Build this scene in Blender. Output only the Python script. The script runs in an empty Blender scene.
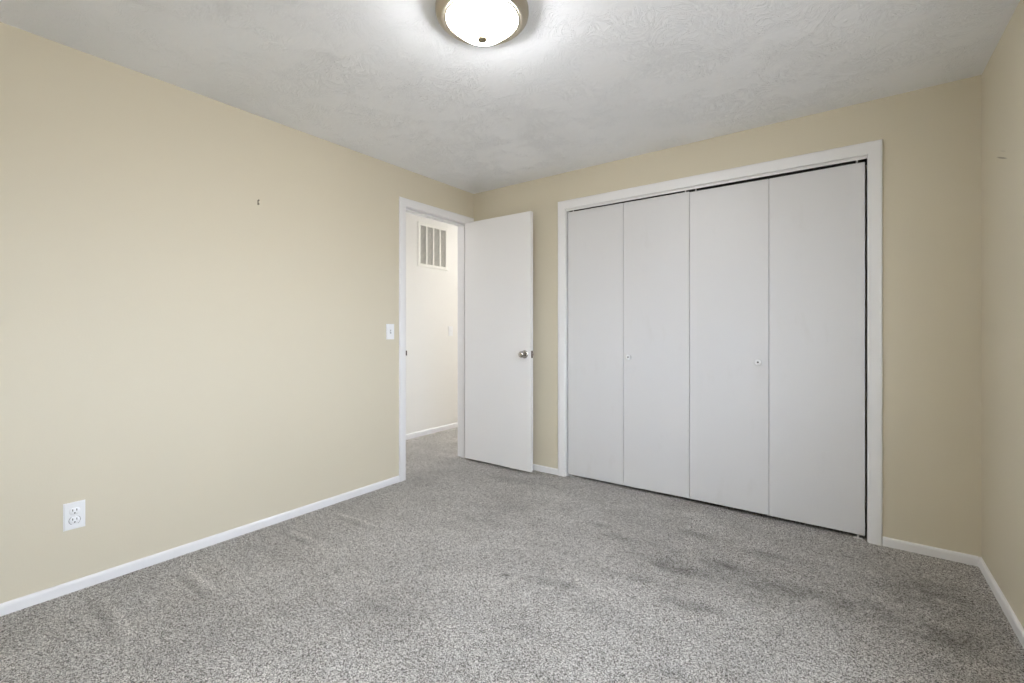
import bpy, bmesh, math, random
from mathutils import Vector, Matrix

random.seed(7)
SC = bpy.context.scene
C = SC.collection

# ------------------------------------------------------------------ camera, sky, exposure
YAW = 36.405
cam_d = bpy.data.cameras.new('camera')
cam = bpy.data.objects.new('camera', cam_d); C.objects.link(cam)
cam.location = (0, 0, 1.1222)
cam.rotation_euler = (math.radians(90), 0, math.radians(YAW))
cam_d.sensor_fit = 'HORIZONTAL'; cam_d.sensor_width = 36
cam_d.lens = 456.5 / 1024 * 36
cam_d.shift_y = -(341.5 - 330.68) / 1024
cam_d.clip_start = 0.02
SC.camera = cam

W = bpy.data.worlds.new('sky'); SC.world = W; W.use_nodes = True
nt = W.node_tree; bg = nt.nodes['Background']
# bright overcast sky above the horizon, duller ground below it
SKY = 16.3
_tc = nt.nodes.new('ShaderNodeTexCoord'); _sx = nt.nodes.new('ShaderNodeSeparateXYZ'); _mr = nt.nodes.new('ShaderNodeMapRange'); _mx = nt.nodes.new('ShaderNodeMix')
_mx.data_type = 'RGBA'; _mr.inputs[1].default_value = -0.06; _mr.inputs[2].default_value = 0.10
_mx.inputs[6].default_value = (0.30, 0.30, 0.30, 1); _mx.inputs[7].default_value = (0.77, 0.86, 1.0, 1)
nt.links.new(_tc.outputs['Generated'], _sx.inputs[0]); nt.links.new(_sx.outputs[2], _mr.inputs[0])
nt.links.new(_mr.outputs[0], _mx.inputs[0]); nt.links.new(_mx.outputs[2], bg.inputs[0])
bg.inputs[1].default_value = SKY

SC.view_settings.view_transform = 'Standard'; SC.view_settings.look = 'None'
SC.view_settings.gamma = 1; SC.view_settings.use_curve_mapping = False
SC.view_settings.exposure = -0.11
SC.cycles.use_denoising = True
SC.cycles.max_bounces = 16; SC.cycles.diffuse_bounces = 12; SC.cycles.transparent_max_bounces = 12
SC.cycles.sample_clamp_indirect = 6

LAMP_GLOW = 112.0
HALL_W = 58.0

# ------------------------------------------------------------------ dimensions (metres)
H = 2.34
XL, XR, YB, YF = -2.692, 0.509, 3.0745, -0.75
HX0, HY0, HY1 = -3.67, 0.9, 6.4            # hallway
WT = 0.115                                  # wall thickness
DY0, DY1, DZ = 2.294, 3.002, 2.058          # doorway opening (clear)
CX0, CX1, CZ = -1.749, 0.0800, 2.053         # closet opening (clear)
WY0, WY1, WZ0, WZ1 = -0.30, 1.60, 0.90, 2.06   # window opening in right wall

# ------------------------------------------------------------------ materials
def mat(name, col, rough=0.5, metal=0.0, spec=0.5):
    m = bpy.data.materials.new(name); m.use_nodes = True
    b = m.node_tree.nodes['Principled BSDF']
    b.inputs['Base Color'].default_value = (*col, 1)
    b.inputs['Roughness'].default_value = rough
    b.inputs['Metallic'].default_value = metal
    b.inputs['Specular IOR Level'].default_value = spec
    return m

class NT:
    def __init__(s, m): s.t = m.node_tree; s.n = s.t.nodes; s.b = s.n['Principled BSDF']
    def new(s, typ, **kw):
        n = s.n.new(typ)
        for k, v in kw.items(): setattr(n, k, v)
        return n
    def link(s, a, b): s.t.links.new(a, b)
    def coord(s): return s.new('ShaderNodeTexCoord').outputs['Object']
    def math(s, op, a, b=None, c=None, clamp=False):
        n = s.new('ShaderNodeMath', operation=op); n.use_clamp = clamp
        for i, v in enumerate((a, b, c)):
            if v is None: continue
            if isinstance(v, (int, float)): n.inputs[i].default_value = v
            else: s.link(v, n.inputs[i])
        return n.outputs[0]
    def mapping(s, vec, loc=(0,0,0), rot=(0,0,0), scale=(1,1,1), typ='POINT'):
        n = s.new('ShaderNodeMapping', vector_type=typ)
        n.inputs['Location'].default_value = loc; n.inputs['Rotation'].default_value = rot; n.inputs['Scale'].default_value = scale
        s.link(vec, n.inputs['Vector']); return n.outputs[0]
    def noise(s, vec, scale, detail=2, rough=0.5, dist=0.0):
        n = s.new('ShaderNodeTexNoise'); s.link(vec, n.inputs['Vector'])
        n.inputs['Scale'].default_value = scale; n.inputs['Detail'].default_value = detail
        n.inputs['Roughness'].default_value = rough; n.inputs['Distortion'].default_value = dist
        return n.outputs[0]
    def ramp(s, fac, stops):
        n = s.new('ShaderNodeValToRGB'); s.link(fac, n.inputs[0])
        e = n.color_ramp.elements
        while len(e) < len(stops): e.new(0.5)
        for i, (p, c) in enumerate(stops):
            e[i].position = p; e[i].color = (*c, 1) if len(c) == 3 else c
        return n.outputs[0]
    def mix(s, fac, a, b, blend='MIX'):
        n = s.new('ShaderNodeMix', data_type='RGBA', blend_type=blend)
        for i, v in ((0, fac), (6, a), (7, b)):
            if isinstance(v, (int, float)): n.inputs[i].default_value = v
            elif isinstance(v, tuple): n.inputs[i].default_value = (*v, 1)
            else: s.link(v, n.inputs[i])
        return n.outputs[2]
    def bump(s, h, strength, dist):
        n = s.new('ShaderNodeBump'); n.inputs['Strength'].default_value = strength; n.inputs['Distance'].default_value = dist
        s.link(h, n.inputs['Height']); s.link(n.outputs[0], s.b.inputs['Normal'])
    def blob(s, vec, x, y, rx, ry, ang=0.0, edge=0.5):
        """1 inside an ellipse on the floor, fading to 0 at its rim"""
        v = s.mapping(vec, loc=(x, y, 0), rot=(0, 0, ang), scale=(rx, ry, 1e6), typ='TEXTURE')
        ln = s.new('ShaderNodeVectorMath', operation='LENGTH'); s.link(v, ln.inputs[0])
        mr = s.new('ShaderNodeMapRange', interpolation_type='SMOOTHSTEP')
        s.link(ln.outputs['Value'], mr.inputs[0])
        mr.inputs[1].default_value = 1.0; mr.inputs[2].default_value = 1.0 - edge
        mr.inputs[3].default_value = 0.0; mr.inputs[4].default_value = 1.0
        return mr.outputs[0]

def wall_material(name, col, amount=0.12):
    m = mat(name, col, 0.6, 0, 0.3); n = NT(m); v = n.coord()
    big = n.noise(v, 1.1, 3)
    n.link(n.mix(n.math('MULTIPLY', big, 0.10), col, tuple(c * 0.93 for c in col)), n.b.inputs['Base Color'])
    n.bump(n.noise(v, 140, 3, 0.55), amount, 0.002)
    return m

M_beige = wall_material('beige_wall_paint', (0.632, 0.580, 0.462))
def scuffed_wall():
    m = wall_material('scuffed_beige_wall_paint', (0.632, 0.580, 0.462)); n = NT(m); v = n.coord()
    yz = n.new('ShaderNodeSeparateXYZ'); n.link(v, yz.inputs[0])
    cb = n.new('ShaderNodeCombineXYZ'); n.link(yz.outputs[1], cb.inputs[0])
    n.link(yz.outputs[2], cb.inputs[1])
    k = n.math('ADD', n.blob(cb.outputs[0], 2.718, 1.836, .105, .0048, .32, .6), n.math('MULTIPLY', n.blob(cb.outputs[0], 2.700, 1.858, .07, .005, .32, .8), .22), clamp=True)
    old = n.b.inputs['Base Color'].links[0].from_socket
    n.link(n.mix(n.math('MULTIPLY', k, .75), old, (0.22, 0.20, 0.155)), n.b.inputs['Base Color'])
    return m
M_scuffed = scuffed_wall()
M_hallwall = wall_material('cream_wall_paint', (0.80, 0.79, 0.765))

def ceiling_material():
    col = (0.885, 0.905, 0.945)
    m = mat('trowelled_ceiling', col, 0.75, 0, 0.2); n = NT(m); v = n.coord()
    warp = n.noise(v, 2.6, 2)
    wv = n.new('ShaderNodeVectorMath', operation='ADD')
    cm = n.new('ShaderNodeCombineXYZ')
    n.link(n.math('MULTIPLY', warp, 1.1), cm.inputs[0]); n.link(n.math('MULTIPLY', n.noise(v, 3.1, 2), 1.1), cm.inputs[1])
    n.link(v, wv.inputs[0]); n.link(cm.outputs[0], wv.inputs[1])
    ridg = n.noise(n.mapping(wv.outputs[0], scale=(1, 2.0, 1)), 24, 4, 0.62, 1.0)
    edge = n.math('ABSOLUTE', n.math('SUBTRACT', ridg, 0.5))
    edge = n.math('SUBTRACT', 1.0, n.math('MULTIPLY', edge, 14.0), clamp=True)
    patch = n.new('ShaderNodeMapRange', interpolation_type='SMOOTHSTEP'); n.link(n.noise(v, 4.5, 2), patch.inputs[0])
    patch.inputs[1].default_value = 0.36; patch.inputs[2].default_value = 0.62
    h = n.math('MULTIPLY', n.math('POWER', edge, 2.0), patch.outputs[0])
    h = n.math('ADD', h, n.math('MULTIPLY', n.noise(v, 45, 3), 0.35))
    n.bump(h, 0.48, 0.005)
    return m
M_ceil = ceiling_material()

def carpet_material():
    m = mat('grey_carpet', (0.4, 0.38, 0.36), 0.95, 0, 0.1); n = NT(m); v = n.coord()
    flat = n.mapping(v, scale=(1, 1, 0))
    vor = n.new('ShaderNodeTexVoronoi'); vor.inputs['Scale'].default_value = 360
    n.link(flat, vor.inputs['Vector'])
    sep = n.new('ShaderNodeSeparateColor'); n.link(vor.outputs['Color'], sep.inputs[0])
    fine = n.noise(flat, 310, 2, 0.7)
    t = n.math('ADD', n.math('MULTIPLY', sep.outputs[0], 0.55), n.math('MULTIPLY', fine, 0.6))
    base = n.ramp(t, [(0.36, (0.075, 0.067, 0.060)), (0.48, (0.40, 0.378, 0.352)), (0.62, (0.68, 0.652, 0.622)), (0.77, (0.98, 0.955, 0.925))])
    # pile lying in different directions + worn grey patches
    streak = n.noise(n.mapping(flat, rot=(0, 0, 0.14), scale=(1.0, 2.2, 1)), 2.6, 4, 0.6, 0.4)
    cloud = n.noise(flat, 2.0, 4, 0.6)
    shade = n.math('ADD', n.math('MULTIPLY', streak, 0.5), n.math('MULTIPLY', cloud, 0.5))
    mr = n.new('ShaderNodeMapRange'); n.link(shade, mr.inputs[0])
    mr.inputs[1].default_value = 0.32; mr.inputs[2].default_value = 0.68; mr.inputs[3].default_value = 0.80; mr.inputs[4].default_value = 1.12
    k = mr.outputs[0]
    soil = None
    for (x, y, rx, ry, a, s) in [(-.50, 2.30, .75, .45, .1, .13), (.30, 2.40, .55, .70, 0, .15), (-1.16, 2.42, .13, .045, .1, .20), (-1.00, 2.34, .15, .05, .1, .18),
                                 (-.66, 2.63, .24, .07, .1, .20), (-.64, 2.19, .20, .07, .2, .26), (-.48, 2.36, .16, .07, .1, .22), (-.80, 2.22, .20, .05, .2, .16),
                                 (-.52, 1.93, .20, .07, .2, .22), (-1.03, 1.75, .16, .045, .2, .20), (-1.14, 1.70, .09, .03, .2, .14), (-.22, 2.30, .20, .09, .2, .20), (-.34, 2.60, .16, .06, .1, .22),
                                 (.02, 2.32, .26, .12, .15, .15), (.30, 2.30, .15, .13, .3, .22), (.30, 2.66, .24, .22, 0, .14), (-.78, 2.00, .22, .06, .2, .14),
                                 (-1.27, 1.67, .032, .018, .3, .40), (.005, 2.815, .028, .016, 0, .45), (-1.75, 2.35, .35, .22, 0, .10), (-1.55, 1.25, .34, .22, .3, .10),
                                 (-1.75, 2.05, .25, .07, .1, .10), (-1.45, 1.15, .30, .20, .3, .10), (-2.1, 2.75, .30, .10, 0, .12)]:
        b = n.math('MULTIPLY', n.blob(flat, x, y, rx, ry, a, 0.9), s * 1.55)
        soil = b if soil is None else n.math('ADD', soil, b)
    tex = n.new('ShaderNodeMapRange'); n.link(n.noise(n.mapping(flat, rot=(0, 0, .14), scale=(1, 1.5, 1)), 13, 5, 0.7), tex.inputs[0])
    tex.inputs[1].default_value = 0.3; tex.inputs[2].default_value = 0.65; tex.inputs[3].default_value = 0.25; tex.inputs[4].default_value = 1.25
    soil = n.math('MULTIPLY', soil, tex.outputs[0])
    # brushed-up lines left by a vacuum cleaner beside the left wall
    for (x, y, rx, ry, a) in [(-2.34, .825, .30, .020, 0), (-2.32, .53, .30, .020, 0), (-2.38, 1.335, .24, .018, .06), (-2.36, 1.64, .28, .018, .08)]:
        k = n.math('ADD', k, n.math('MULTIPLY', n.blob(flat, x, y, rx, ry, a, 0.8), 0.20))
        k = n.math('SUBTRACT', k, n.math('MULTIPLY', n.blob(flat, x, y - .045, rx, ry * 1.4, a, 0.9), 0.20))
    clean = n.mix(1.0, base, k, 'MULTIPLY')
    n.link(n.mix(soil, clean, (0.055, 0.046, 0.036)), n.b.inputs['Base Color'])
    hh = n.math('ADD', n.math('MULTIPLY', vor.outputs['Distance'], -1.6), fine)
    n.bump(hh, 0.8, 0.006)
    return m
M_carpet = carpet_material()

def white_paint(name, col, rough):
    m = mat(name, col, rough, 0, 0.4); n = NT(m); v = n.coord()
    n.bump(n.noise(n.mapping(v, scale=(3, 3, 1)), 60, 3, 0.5), 0.05, 0.001)
    return m
M_trim = white_paint('white_gloss_trim', (0.80, 0.80, 0.815), 0.35)
M_leaf = white_paint('white_door_paint', (0.80, 0.795, 0.80), 0.38)

def smudged_leaf():
    m = white_paint('white_closet_paint', (0.675, 0.675, 0.69), 0.40); n = NT(m); v = n.coord()
    s = n.new('ShaderNodeMapRange'); n.link(n.noise(n.mapping(v, scale=(1, 1, .35)), 9, 4, .6), s.inputs[0])
    s.inputs[1].default_value = .60; s.inputs[2].default_value = .78; s.inputs[3].default_value = 0; s.inputs[4].default_value = .22
    n.link(n.mix(s.outputs[0], (0.675, 0.675, 0.69), (0.52, 0.505, 0.48)), n.b.inputs['Base Color'])
    return m
M_closet = smudged_leaf()
M_plastic = mat('white_plastic', (0.82, 0.83, 0.85), 0.3)
M_dark = mat('dark_slot_and_shade', (0.03, 0.03, 0.03), 0.6)
M_grey = mat('grey_toggle', (0.42, 0.43, 0.44), 0.4)
M_chrome = mat('polished_nickel', (0.50, 0.48, 0.47), 0.10, 1.0)
M_latch = mat('dark_bronze_latch', (0.16, 0.13, 0.12), 0.35, 0.8)
M_nickel = mat('brushed_nickel', (0.50, 0.45, 0.37), 0.32, 1.0)
M_finial = mat('satin_brass', (0.20, 0.165, 0.105), 0.5, 0.3)
M_screw = mat('dark_screw', (0.07, 0.07, 0.075), 0.35, 0.6)
M_grille = mat('white_enamel_grille', (0.80, 0.79, 0.75), 0.4)
M_duct_shade = mat('grey_duct_shade', (0.30, 0.29, 0.27), 0.7)
M_steel = mat('white_steel_track', (0.74, 0.74, 0.75), 0.35)
M_pin = mat('white_nylon_pin', (0.8, 0.8, 0.8), 0.4)
M_nail = mat('dark_iron_nail', (0.17, 0.15, 0.115), 0.6, 0.2)

M_glow = mat('frosted_lamp_glass', (0.9, 0.88, 0.84), 0.35)
b = M_glow.node_tree.nodes['Principled BSDF']
b.inputs['Emission Color'].default_value = (0.985, 0.98, 0.98, 1); b.inputs['Emission Strength'].default_value = LAMP_GLOW

M_glass = bpy.data.materials.new('window_glass'); M_glass.use_nodes = True
_t = M_glass.node_tree; _t.nodes.clear()
_o = _t.nodes.new('ShaderNodeOutputMaterial'); _m = _t.nodes.new('ShaderNodeMixShader'); _m.inputs[0].default_value = 0.05
_a = _t.nodes.new('ShaderNodeBsdfTransparent'); _g = _t.nodes.new('ShaderNodeBsdfGlossy'); _g.inputs['Roughness'].default_value = 0.02
_t.links.new(_a.outputs[0], _m.inputs[1]); _t.links.new(_g.outputs[0], _m.inputs[2]); _t.links.new(_m.outputs[0], _o.inputs[0])

# ------------------------------------------------------------------ mesh helpers
def bx(bm, a, b, bevel=0.0, seg=2):
    """axis-aligned box between two corners"""
    lo = Vector((min(a[0], b[0]), min(a[1], b[1]), min(a[2], b[2]))); hi = Vector((max(a[0], b[0]), max(a[1], b[1]), max(a[2], b[2])))
    r = bmesh.ops.create_cube(bm, size=1, matrix=Matrix.Translation((lo + hi) / 2) @ Matrix.Diagonal((*(hi - lo), 1)))
    if bevel:
        es = {e for v in r['verts'] for e in v.link_edges}
        bmesh.ops.bevel(bm, geom=list(es), offset=bevel, segments=seg, affect='EDGES', profile=0.5)

def lathe(bm, prof, mtx=None, n=48):
    """revolve (r, h) pairs about local Z"""
    mtx = mtx or Matrix()
    rings = []
    for r, h in prof:
        if r < 1e-6: rings.append([bm.verts.new(mtx @ Vector((0, 0, h)))])
        else: rings.append([bm.verts.new(mtx @ Vector((r * math.cos(2 * math.pi * i / n), r * math.sin(2 * math.pi * i / n), h))) for i in range(n)])
    for a, b in zip(rings, rings[1:]):
        for i in range(n):
            j = (i + 1) % n
            q = [a[i % len(a)], a[j % len(a)], b[j % len(b)], b[i % len(b)]]
            q = list(dict.fromkeys(q))
            if len(q) >= 3: bm.faces.new(q)

def mesh(name, bm, m, parent=None, smooth=False):
    bmesh.ops.remove_doubles(bm, verts=bm.verts, dist=1e-6)
    bmesh.ops.recalc_face_normals(bm, faces=bm.faces)
    me = bpy.data.meshes.new(name); bm.to_mesh(me); bm.free()
    me.materials.append(m)
    if smooth:
        for p in me.polygons: p.use_smooth = True
        try: me.set_sharp_from_angle(angle=math.radians(40))
        except Exception: pass
    o = bpy.data.objects.new(name, me); C.objects.link(o)
    if parent: o.parent = parent
    return o

def struct(name, bm, m, label=None, smooth=False):
    o = mesh(name, bm, m, None, smooth); o['kind'] = 'structure'
    if label: o['label'] = label
    return o

def thing(name, label, cat, loc=(0,0,0), rot=(0,0,0), group=None):
    o = bpy.data.objects.new(name, None); C.objects.link(o)
    o.location = loc; o.rotation_euler = rot; o['label'] = label; o['category'] = cat
    o.empty_display_size = 0.1
    if group: o['group'] = group
    return o

def B(*boxes, bevel=0.0):
    bm = bmesh.new()
    for a, b in boxes: bx(bm, a, b, bevel)
    return bm

def casing(axis, p0, p1, zb, zt, plane, sign, width=0.058, depth=0.016, wr=1.0):
    """mitred three-sided casing round an opening; axis 'x' = on a wall of constant Y, 'y' = of constant X"""
    prof = [(0, 0), (0, depth * .55), (.004, depth * .72), (.010, depth * .80), (.030, depth * .95), (width * .75, depth), (width - .005, depth), (width - .001, depth * .8), (width, depth * .6), (width, 0)]
    bm = bmesh.new(); loops = []
    for u, t in prof:
        pts = [(p0 - u, zb), (p0 - u, zt + u), (p1 + u * wr, zt + u), (p1 + u * wr, zb)]
        w = plane + sign * t
        loops.append([bm.verts.new((p, w, z) if axis == 'x' else (w, p, z)) for p, z in pts])
    for a, b in zip(loops, loops[1:]):
        for i in range(3): bm.faces.new((a[i], a[i + 1], b[i + 1], b[i]))
    a, b = loops[-1], loops[0]
    for i in range(3): bm.faces.new((a[i], a[i + 1], b[i + 1], b[i]))
    bm.faces.new([l[0] for l in loops]); bm.faces.new([l[3] for l in reversed(loops)])
    return bm

def baseboard(axis, a, b, plane, sign, h=0.046, t=0.012):
    """base moulding with a rounded top edge"""
    prof = [(0, -.002), (t, -.002), (t, h * .72), (t * .9, h * .85), (t * .68, h * .94), (t * .35, h * .99), (0, h)]
    bm = bmesh.new(); loops = []
    for w, z in prof:
        q = plane + sign * w
        loops.append([bm.verts.new((s, q, z) if axis == 'x' else (q, s, z)) for s in (a, b)])
    for i in range(len(loops)):
        p, q = loops[i], loops[(i + 1) % len(loops)]
        bm.faces.new((p[0], p[1], q[1], q[0]))
    bm.faces.new([l[0] for l in loops]); bm.faces.new([l[1] for l in reversed(loops)])
    return bm

# ------------------------------------------------------------------ room shell
RW = 0.15
struct('floor', B(((HX0 - .1, YF - .1, -.08), (XR + RW, HY1 + .1, 0))), M_carpet, 'mottled grey beige carpet with worn darker patches')
struct('ceiling', B(((XL - WT, YF - .1, H), (XR + RW, YB + .75, H + .1))), M_ceil, 'trowel textured pale grey ceiling')
j = 0.018                                     # jamb thickness
struct('wall_left', B(((XL - WT, YF - .1, 0), (XL, DY0 - j, H)),
                      ((XL - WT, DY1 + j, 0), (XL, HY1, H)),
                      ((XL - WT, DY0 - j, DZ + j), (XL, DY1 + j, H))), M_beige, 'long beige wall with the open doorway at its far end')
struct('wall_back', B(((XL, YB, 0), (CX0 - j, YB + WT, H)),
                      ((CX1 + j, YB, 0), (XR, YB + WT, H)),
                      ((CX0 - j, YB, CZ + j), (CX1 + j, YB + WT, H))), M_beige, 'beige wall around the white closet')
struct('wall_right', B(((XR, YF - .1, 0), (XR + RW, WY0, H)), ((XR, WY1, 0), (XR + RW, YB + WT, H)),
                       ((XR, WY0, 0), (XR + RW, WY1, WZ0)), ((XR, WY0, WZ1), (XR + RW, WY1, H))), M_scuffed, 'beige wall at the right edge of the room')
struct('wall_front', B(((XL, YF - .1, 0), (XR, YF, H))), M_beige)
# closet interior
struct('wall_closet', B(((CX0 - .25, YB + .70, 0), (CX1 + .25, YB + .75, H)),
                        ((CX0 - .25, YB + WT, 0), (CX0 - .20, YB + .70, H)),
                        ((CX1 + .20, YB + WT, 0), (CX1 + .25, YB + .70, H))), M_beige)
# hallway
struct('wall_hall', B(((HX0 - .1, HY0 - .1, 0), (HX0, HY1 + .1, H))), M_hallwall, 'cream hallway wall seen through the open doorway')
struct('wall_hall_near', B(((HX0, HY0 - .1, 0), (XL - WT, HY0, H))), M_hallwall)
struct('wall_hall_far', B(((HX0, HY1, 0), (XL, HY1 + .1, H))), M_hallwall)
struct('ceiling_hall', B(((HX0 - .1, HY0 - .1, H), (XL - WT, HY1 + .1, H + .1))), M_ceil)
struct('wall_hall_lining', B(((XL - WT - .006, HY0, 0), (XL - WT, DY0 - j, H)), ((XL - WT - .006, DY1 + j, 0), (XL - WT, HY1, H)),
                             ((XL - WT - .006, DY0 - j, DZ + j), (XL - WT, DY1 + j, H))), M_hallwall)

# baseboards
struct('baseboard_left', baseboard('y', YF, DY0 - .062, XL, 1), M_trim, 'low white baseboard along the long beige wall')
struct('baseboard_right', baseboard('y', YF, YB, XR, -1), M_trim, 'low white baseboard under the right wall')
struct('baseboard_back_left', baseboard('x', XL + .02, CX0 - .069, YB, -1), M_trim, 'short white baseboard between open door and closet')
struct('baseboard_back_right', baseboard('x', CX1 + .0625, XR - .011, YB, -1), M_trim, 'short white baseboard right of the closet')
struct('baseboard_hall', baseboard('y', HY0, HY1, HX0, 1, h=.055), M_trim, 'white baseboard along the hallway wall')

# ------------------------------------------------------------------ doorway: casing, jamb, strike plate
t1 = struct('trim_1', casing('y', DY0 - .003, DY1 + .003, 0, DZ + .003, XL, 1), M_trim, 'white casing around the open doorway', True)
x0, x1 = XL - WT - .006, XL
mesh('jamb', B(((x0, DY0 - j, 0), (x1, DY0, DZ)), ((x0, DY1, 0), (x1, DY1 + j, DZ)), ((x0, DY0 - j, DZ), (x1, DY1 + j, DZ + j)), bevel=.001), M_trim, t1)
sx0, sx1 = XL - .075, XL - .038
mesh('door_stop', B(((sx0, DY0, 0), (sx1, DY0 + .011, DZ)), ((sx0, DY1 - .011, 0), (sx1, DY1, DZ)), ((sx0, DY0 + .011, DZ - .011), (sx1, DY1 - .011, DZ)), bevel=.0015), M_trim, t1)
sp = bmesh.new(); bx(sp, (XL - .040, DY0, .925), (XL - .002, DY0 + .0016, .985), .0005); bx(sp, (XL - .004, DY0, .935), (XL + .017, DY0 + .0030, .972), .0015)
mesh('strike_plate', sp, M_latch, t1)
mesh('hall_casing', casing('y', DY0 - .003, DY1 + .003, 0, DZ + .003, x0, -1), M_trim, t1, True)

# ------------------------------------------------------------------ entry door, open at a right angle
d1 = thing('door_1', 'plain white slab door standing open against the back wall', 'door', (-2.680, 2.945, 0))
d1['kind'] = 'structure'
LW = 0.689
mesh('door_leaf', B(((0, 0, .020), (LW, .035, 2.055)), bevel=.002), M_leaf, d1)
kx, kz = LW - .057, .937
kn = bmesh.new()
mk = Matrix.Translation((kx, 0, kz)) @ Matrix.Rotation(math.radians(90), 4, 'X')
lathe(kn, [(0, .062), (.012, .0615), (.020, .058), (.0255, .050), (.0265, .043), (.024, .036), (.017, .030), (.0115, .026), (.0105, .012), (.012, .008)], mk, 32)
knob = mesh('door_knob', kn, M_chrome, d1, True)
ro = bmesh.new(); lathe(ro, [(.012, .010), (.020, .009), (.028, .006), (.032, .002), (.032, 0), (0, 0)], mk, 32)
mesh('rosette', ro, M_chrome, knob, True)
kn = bmesh.new()
mk2 = Matrix.Translation((kx, .035, kz)) @ Matrix.Rotation(math.radians(-90), 4, 'X')
lathe(kn, [(0, .060), (.020, .057), (.0265, .043), (.017, .030), (.0105, .012), (.020, .009), (.032, .002), (.032, 0)], mk2, 32)
mesh('door_knob', kn, M_chrome, d1, True)
lp = bmesh.new(); bx(lp, (LW - .0004, .006, kz - .028), (LW + .0012, .029, kz + .028), .0005)
lt = mesh('latch_plate', lp, M_latch, d1)
lb = bmesh.new(); bx(lb, (LW, .011, kz - .009), (LW + .011, .024, kz + .009), .003)
mesh('latch_bolt', lb, M_chrome, lt)
for z in (.25, 1.03, 1.80):
    hb = bmesh.new()
    lathe(hb, [(0, 0), (.005, 0), (.005, .089), (0, .089)], Matrix.Translation((.003, .043, z)), 16)
    bx(hb, (-.0015, .008, z), (0, .043, z + .089))
    mesh('hinge', hb, M_nickel, d1, True)

# ------------------------------------------------------------------ closet: casing, jamb, track, two bifold pairs
t2 = struct('trim_2', casing('x', CX0 - .003, CX1 + .003, 0, CZ + .003, YB, -1, .066, .016, .90), M_trim, 'white casing around the closet doors', True)
y0, y1 = YB, YB + WT
mesh('jamb', B(((CX0 - j, y0, 0), (CX0, y1, CZ)), ((CX1, y0, 0), (CX1 + j, y1, CZ)), ((CX0 - j, y0, CZ), (CX1 + j, y1, CZ + j)), bevel=.001), M_trim, t2)
FY = YB + .012                                 # front face of the leaves
track = mesh('track', B(((CX0, YB - .006, CZ - .016), (CX1, YB - .003, CZ - .001))), M_steel, t2)
mesh('track_channel_shade', B(((CX0, YB - .003, CZ - .003), (CX1, YB + .070, CZ - .0005)), ((CX0, YB + .060, CZ - .030), (CX1, YB + .062, CZ - .003))), M_dark, t2)  # channel coloured near black to stand in for shade inside the gap

def bifold(name, label, xs, tops, bots, knob_leaf, knob_x, kz, pivots, floor_x):
    d = thing(name, label, 'closet door', (xs[0], FY, 0)); d['kind'] = 'structure'
    ox = xs[0]
    for i in range(2):
        a, b_ = xs[i] - ox + (.0011 if i else 0), xs[i + 1] - ox - (.0011 if not i else 0)
        bm = bmesh.new(); bx(bm, (a, 0, 0), (b_, .030, 1), .0)
        for v in bm.verts:
            tx = (v.co.x - a) / (b_ - a)
            v.co.z = tops[i][0] + (tops[i][1] - tops[i][0]) * tx if v.co.z > .5 else bots[i][0] + (bots[i][1] - bots[i][0]) * tx
        bmesh.ops.bevel(bm, geom=list(bm.edges), offset=.002, segments=2, affect='EDGES')
        leaf = mesh('door_panel', bm, M_closet, d)
        if i == knob_leaf:
            k = bmesh.new(); mk = Matrix.Translation((knob_x - ox, 0, kz)) @ Matrix.Rotation(math.radians(90), 4, 'X')
            lathe(k, [(.010, 0), (.009, .006), (.008, .011), (.012, .015), (.0175, .019), (.0192, .024), (.0175, .028), (.011, .0305), (.0055, .0308), (.0055, .029), (0, .029)], mk, 32)
            kb = mesh('knob', k, M_plastic, leaf, True)
            s = bmesh.new(); lathe(s, [(.0052, .0288), (.0052, .0312), (.003, .0322), (0, .0324)], mk, 20)
            mesh('screw', s, M_screw, kb, True)
    for px in pivots:
        p = bmesh.new(); lathe(p, [(0, 1.995), (.0045, 1.995), (.0045, 2.048), (0, 2.048)], Matrix.Translation((px - ox, .013, 0)), 16)
        mesh('top_pivot', p, M_pin, d, True)
    p = bmesh.new(); lathe(p, [(0, 0), (.0045, 0), (.0045, .05), (0, .05)], Matrix.Translation((floor_x - ox, .010, 0)), 16)
    bx(p, (floor_x - ox - .02, .004, 0), (floor_x - ox + .02, .026, .004))
    mesh('bottom_pivot', p, M_pin, d, True)
    return d

bifold('door_2', 'left pair of plain white folding closet panels', (-1.741, -1.291, -.8385), ((2.034, 2.033), (2.033, 2.032)), ((.018, .022), (.022, .026)), 1, -1.244, .937, (-1.70, -.865), -1.715)
bifold('door_3', 'right pair of plain white folding closet panels', (-.8355, -.381, .0705), ((2.027, 2.025), (2.025, 2.027)), ((.026, .026), (.025, .024)), 0, -.435, .934, (-.80, .036), .041)

# ------------------------------------------------------------------ window in the right wall (beside the camera)
w1 = struct('window_1', B(((XR + .095, WY0, WZ0), (XR + .145, WY0 + .05, WZ1)), ((XR + .095, WY1 - .05, WZ0), (XR + .145, WY1, WZ1)),
                          ((XR + .095, WY0 + .05, WZ0), (XR + .145, WY1 - .05, WZ0 + .05)), ((XR + .095, WY0 + .05, WZ1 - .05), (XR + .145, WY1 - .05, WZ1)),
                          ((XR + .105, (WY0 + WY1) / 2 - .02, WZ0 + .05), (XR + .135, (WY0 + WY1) / 2 + .02, WZ1 - .05))), M_trim)
mesh('pane', B(((XR + .118, WY0 + .04, WZ0 + .04), (XR + .122, WY1 - .04, WZ1 - .04))), M_glass, w1)
mesh('window_sill', B(((XR - .025, WY0 - .03, WZ0 - .02), (XR + .095, WY1 + .03, WZ0)), bevel=.003), M_trim, w1)
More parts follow.
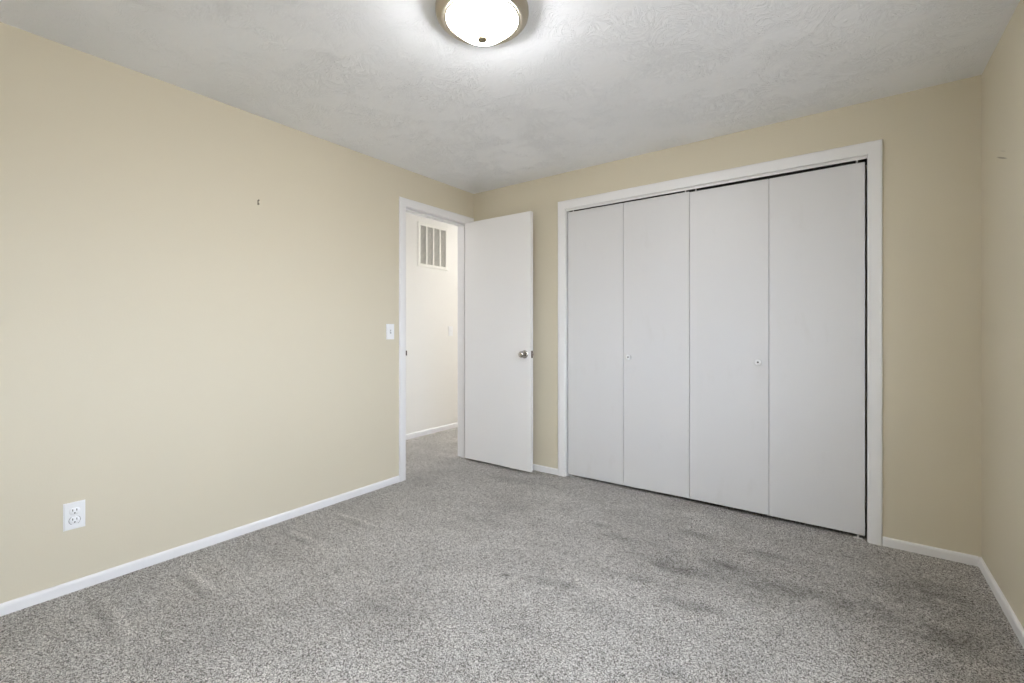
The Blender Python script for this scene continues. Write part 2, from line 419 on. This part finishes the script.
# ------------------------------------------------------------------ electrical
def screw_bm(x, z, y=-.0062, r=.003):
    bm = bmesh.new(); lathe(bm, [(0, .0016), (r * .7, .0012), (r, 0)], Matrix.Translation((x, y, z)) @ Matrix.Rotation(math.radians(90), 4, 'X'), 16); return bm

def plate_bm(w, h, t=.0065):
    bm = bmesh.new(); r = bmesh.ops.create_cube(bm, size=1, matrix=Matrix.Diagonal((w, t, h, 1)) @ Matrix.Translation((0, -.5, 0)))
    front = [e for e in bm.edges if all(v.co.y < -t * .5 for v in e.verts)]
    bmesh.ops.bevel(bm, geom=front, offset=.0035, segments=3, affect='EDGES')
    return bm

# (local frame: front faces -Y; a wall whose face looks towards +X needs rot z = +90 degrees)
R90 = math.radians(90)
o = thing('wall_outlet', 'white duplex wall outlet low on the long beige wall', 'outlet', (XL, .465, .325), (0, 0, R90))
mesh('cover_plate', plate_bm(.070, .116), M_plastic, o, True)
for dz in (.0195, -.0195):
    bm = bmesh.new()
    n_ = 40; pts = []
    for i in range(n_):
        a = 2 * math.pi * i / n_
        pts.append((max(-.0172, min(.0172, .0178 * math.cos(a))), max(-.0142, min(.0142, .0178 * math.sin(a)))))
    f0 = [bm.verts.new((x, -.0060, z + dz)) for x, z in pts]; f1 = [bm.verts.new((x, -.0085, z + dz)) for x, z in pts]; f2 = [bm.verts.new((x * .95, -.0090, z * .95 + dz)) for x, z in pts]
    for A, Bq in ((f0, f1), (f1, f2)):
        for i in range(n_): bm.faces.new((A[i], A[(i + 1) % n_], Bq[(i + 1) % n_], Bq[i]))
    bm.faces.new(f2); bm.faces.new(list(reversed(f0)))
    rc = mesh('receptacle', bm, M_plastic, o, True)
    for sx in (-.0065, .0065):
        mesh('slot', B(((sx - .0014, -.0093, dz + .001), (sx + .0014, -.0080, dz + .0095))), M_dark, rc)
    g = bmesh.new(); lathe(g, [(0, .0093), (.0027, .0093), (.0027, .008), (0, .008)], Matrix.Translation((0, 0, dz - .0075)) @ Matrix.Rotation(R90, 4, 'X'), 16)
    mesh('ground_hole', g, M_dark, rc)
    if dz > 0: continue
    rim = bmesh.new(); lathe(rim, [(.0179, .0060), (.0192, .0060), (.0192, .0068), (.0179, .0068), (.0179, .0060)], Matrix.Translation((0, 0, dz)) @ Matrix.Rotation(R90, 4, 'X'), 40)
    for v in rim.verts: v.co.z = dz + max(-.0156, min(.0156, v.co.z - dz))
    mesh('receptacle_shadow', rim, M_dark, rc)  # dark ring painted in for the shadow round the lower receptacle
mesh('screw', screw_bm(0, 0), M_pin, o, True)

def light_switch(label, loc, toggle_m):
    o = thing('light_switch', label, 'light switch', loc, (0, 0, R90))
    mesh('cover_plate', plate_bm(.070, .112), M_plastic, o, True)
    mesh('toggle_slot', B(((-.0062, -.0072, -.0140), (.0062, -.0060, .0140)), bevel=.0004), toggle_m, o)
    tg = bmesh.new(); bx(tg, (-.0038, -.017, -.004), (.0038, -.006, .004), .0012)
    bmesh.ops.rotate(tg, verts=tg.verts, cent=(0, -.006, 0), matrix=Matrix.Rotation(math.radians(-24), 3, 'X'))
    mesh('toggle_lever', tg, M_plastic, o, True)
    for z in (.030, -.030): mesh('screw', screw_bm(0, z), M_pin, o, True)
    return o
light_switch('white toggle light switch on the beige wall left of the doorway', (XL, 2.152, 1.115), M_grey)
light_switch('pale light switch on the cream hallway wall beyond the doorway', (HX0, 3.790, 1.118), M_plastic)

# ------------------------------------------------------------------ return-air grille on the hallway wall
g = thing('air_vent', 'white return air vent grille high on the hallway wall', 'vent', (HX0, 3.518, 2.043), (0, 0, R90))
GW, GH, FB = .446, .478, .034
bm = bmesh.new()
loops = []
for inset, y in ((0, 0), (0, -.006), (.003, -.010), (FB - .004, -.010), (FB, -.007), (FB, 0)):
    hw, hh = GW / 2 - inset, GH / 2 - inset
    loops.append([bm.verts.new(p) for p in ((-hw, y, -hh), (hw, y, -hh), (hw, y, hh), (-hw, y, hh))])
for a, b_ in zip(loops, loops[1:] + loops[:1]):
    for i in range(4): bm.faces.new((a[i], a[(i + 1) % 4], b_[(i + 1) % 4], b_[i]))
mesh('frame', bm, M_grille, g)
iw, ih = GW / 2 - FB, GH / 2 - FB
mesh('duct_shade', B(((-iw, -.0012, -ih), (iw, -.0002, ih))), M_duct_shade, g)  # flat grey sheet stands in for the shaded recess behind the louvers
cols = 4; mull = .020
cw = (2 * iw - mull * (cols - 1)) / cols
for c in range(cols):
    xa = -iw + c * (cw + mull)
    bm = bmesh.new()
    nsl = 34; pitch = 2 * ih / nsl
    for s in range(nsl):
        zc = -ih + (s + .5) * pitch
        vs = [bm.verts.new(p) for p in ((xa, -.0075, zc - pitch * .42), (xa + cw, -.0075, zc - pitch * .42), (xa + cw, -.0016, zc + pitch * .02), (xa, -.0016, zc + pitch * .02))]
        vt = [bm.verts.new((v.co.x, v.co.y + .0003, v.co.z + .0012)) for v in vs]
        bm.faces.new(vs); bm.faces.new(list(reversed(vt)))
        for i in range(4): bm.faces.new((vs[i], vs[(i + 1) % 4], vt[(i + 1) % 4], vt[i]))
    mesh('louver_bank', bm, M_grille, g)
    if c < cols - 1: mesh('mullion', B(((xa + cw, -.009, -ih), (xa + cw + mull, -.0012, ih)), bevel=.001), M_grille, g)

# ------------------------------------------------------------------ ceiling lamp
lx, ly = -1.122, 1.331
L = thing('ceiling_lamp', 'round flush ceiling lamp with glowing frosted glass bowl and nickel rim', 'ceiling lamp', (lx, ly, H))
bm = bmesh.new()
lathe(bm, [(0, 0), (.176, 0), (.1765, -.012), (.1745, -.022), (.168, -.030), (.161, -.0335), (.159, -.0365), (.154, -.0395), (.148, -.0395), (.144, -.038), (.141, -.0395), (.137, -.040), (.134, -.038), (.132, -.032), (0, -.026)], None, 96)
mesh('rim', bm, M_nickel, L, True)
bm = bmesh.new(); prof = []
for i in range(21):
    q = 1 - (i / 20) ** 1.3
    prof.append((.1325 * q if i < 20 else 0, -.034 - .074 * (1 - q ** 2.25)))
lathe(bm, prof, None, 96)
mesh('glass_bowl', bm, M_glow, L, True)
bm = bmesh.new(); lathe(bm, [(.006, -.104), (.0170, -.1055), (.0185, -.1080), (.0185, -.1110), (.0165, -.1140), (.0115, -.1162), (.006, -.1172), (0, -.1175)], None, 32)
mesh('finial', bm, M_finial, L, True)

# hallway lamp light (out of sight), plus weaker fill added to brighten the jamb
for y, w in ((5.5, HALL_W), (1.55, HALL_W * .14)):
    hl = bpy.data.lights.new('hall_light', 'POINT'); hl.energy = w; hl.color = (1.0, 0.97, 0.93); hl.shadow_soft_size = .12
    ho = bpy.data.objects.new('hall_light', hl); C.objects.link(ho); ho.location = (-3.2, y, 2.1)

# ------------------------------------------------------------------ nail left in the wall
nl = bmesh.new()
bx(nl, (-.0035, -.0016, -.013), (.0035, 0, .013), .0006)
lathe(nl, [(0, .0115), (.0042, .011), (.0042, .0095), (.0018, .009), (.0018, 0), (0, 0)], Matrix.Translation((0, -.001, .008)) @ Matrix.Rotation(math.radians(68), 4, 'X'), 16)
bx(nl, (-.0035, -.0095, -.0135), (.0035, -.0005, -.0115), .0005)
bx(nl, (-.0035, -.0100, -.0135), (.0035, -.0085, -.004), .0005)
no = mesh('picture_hook', nl, M_nail, None, False)
no.location = (XL, 1.227, 1.848); no.rotation_euler = (0, 0, R90)
no['label'] = 'tiny dark picture hook left in the bare upper part of the beige wall'; no['category'] = 'hook'
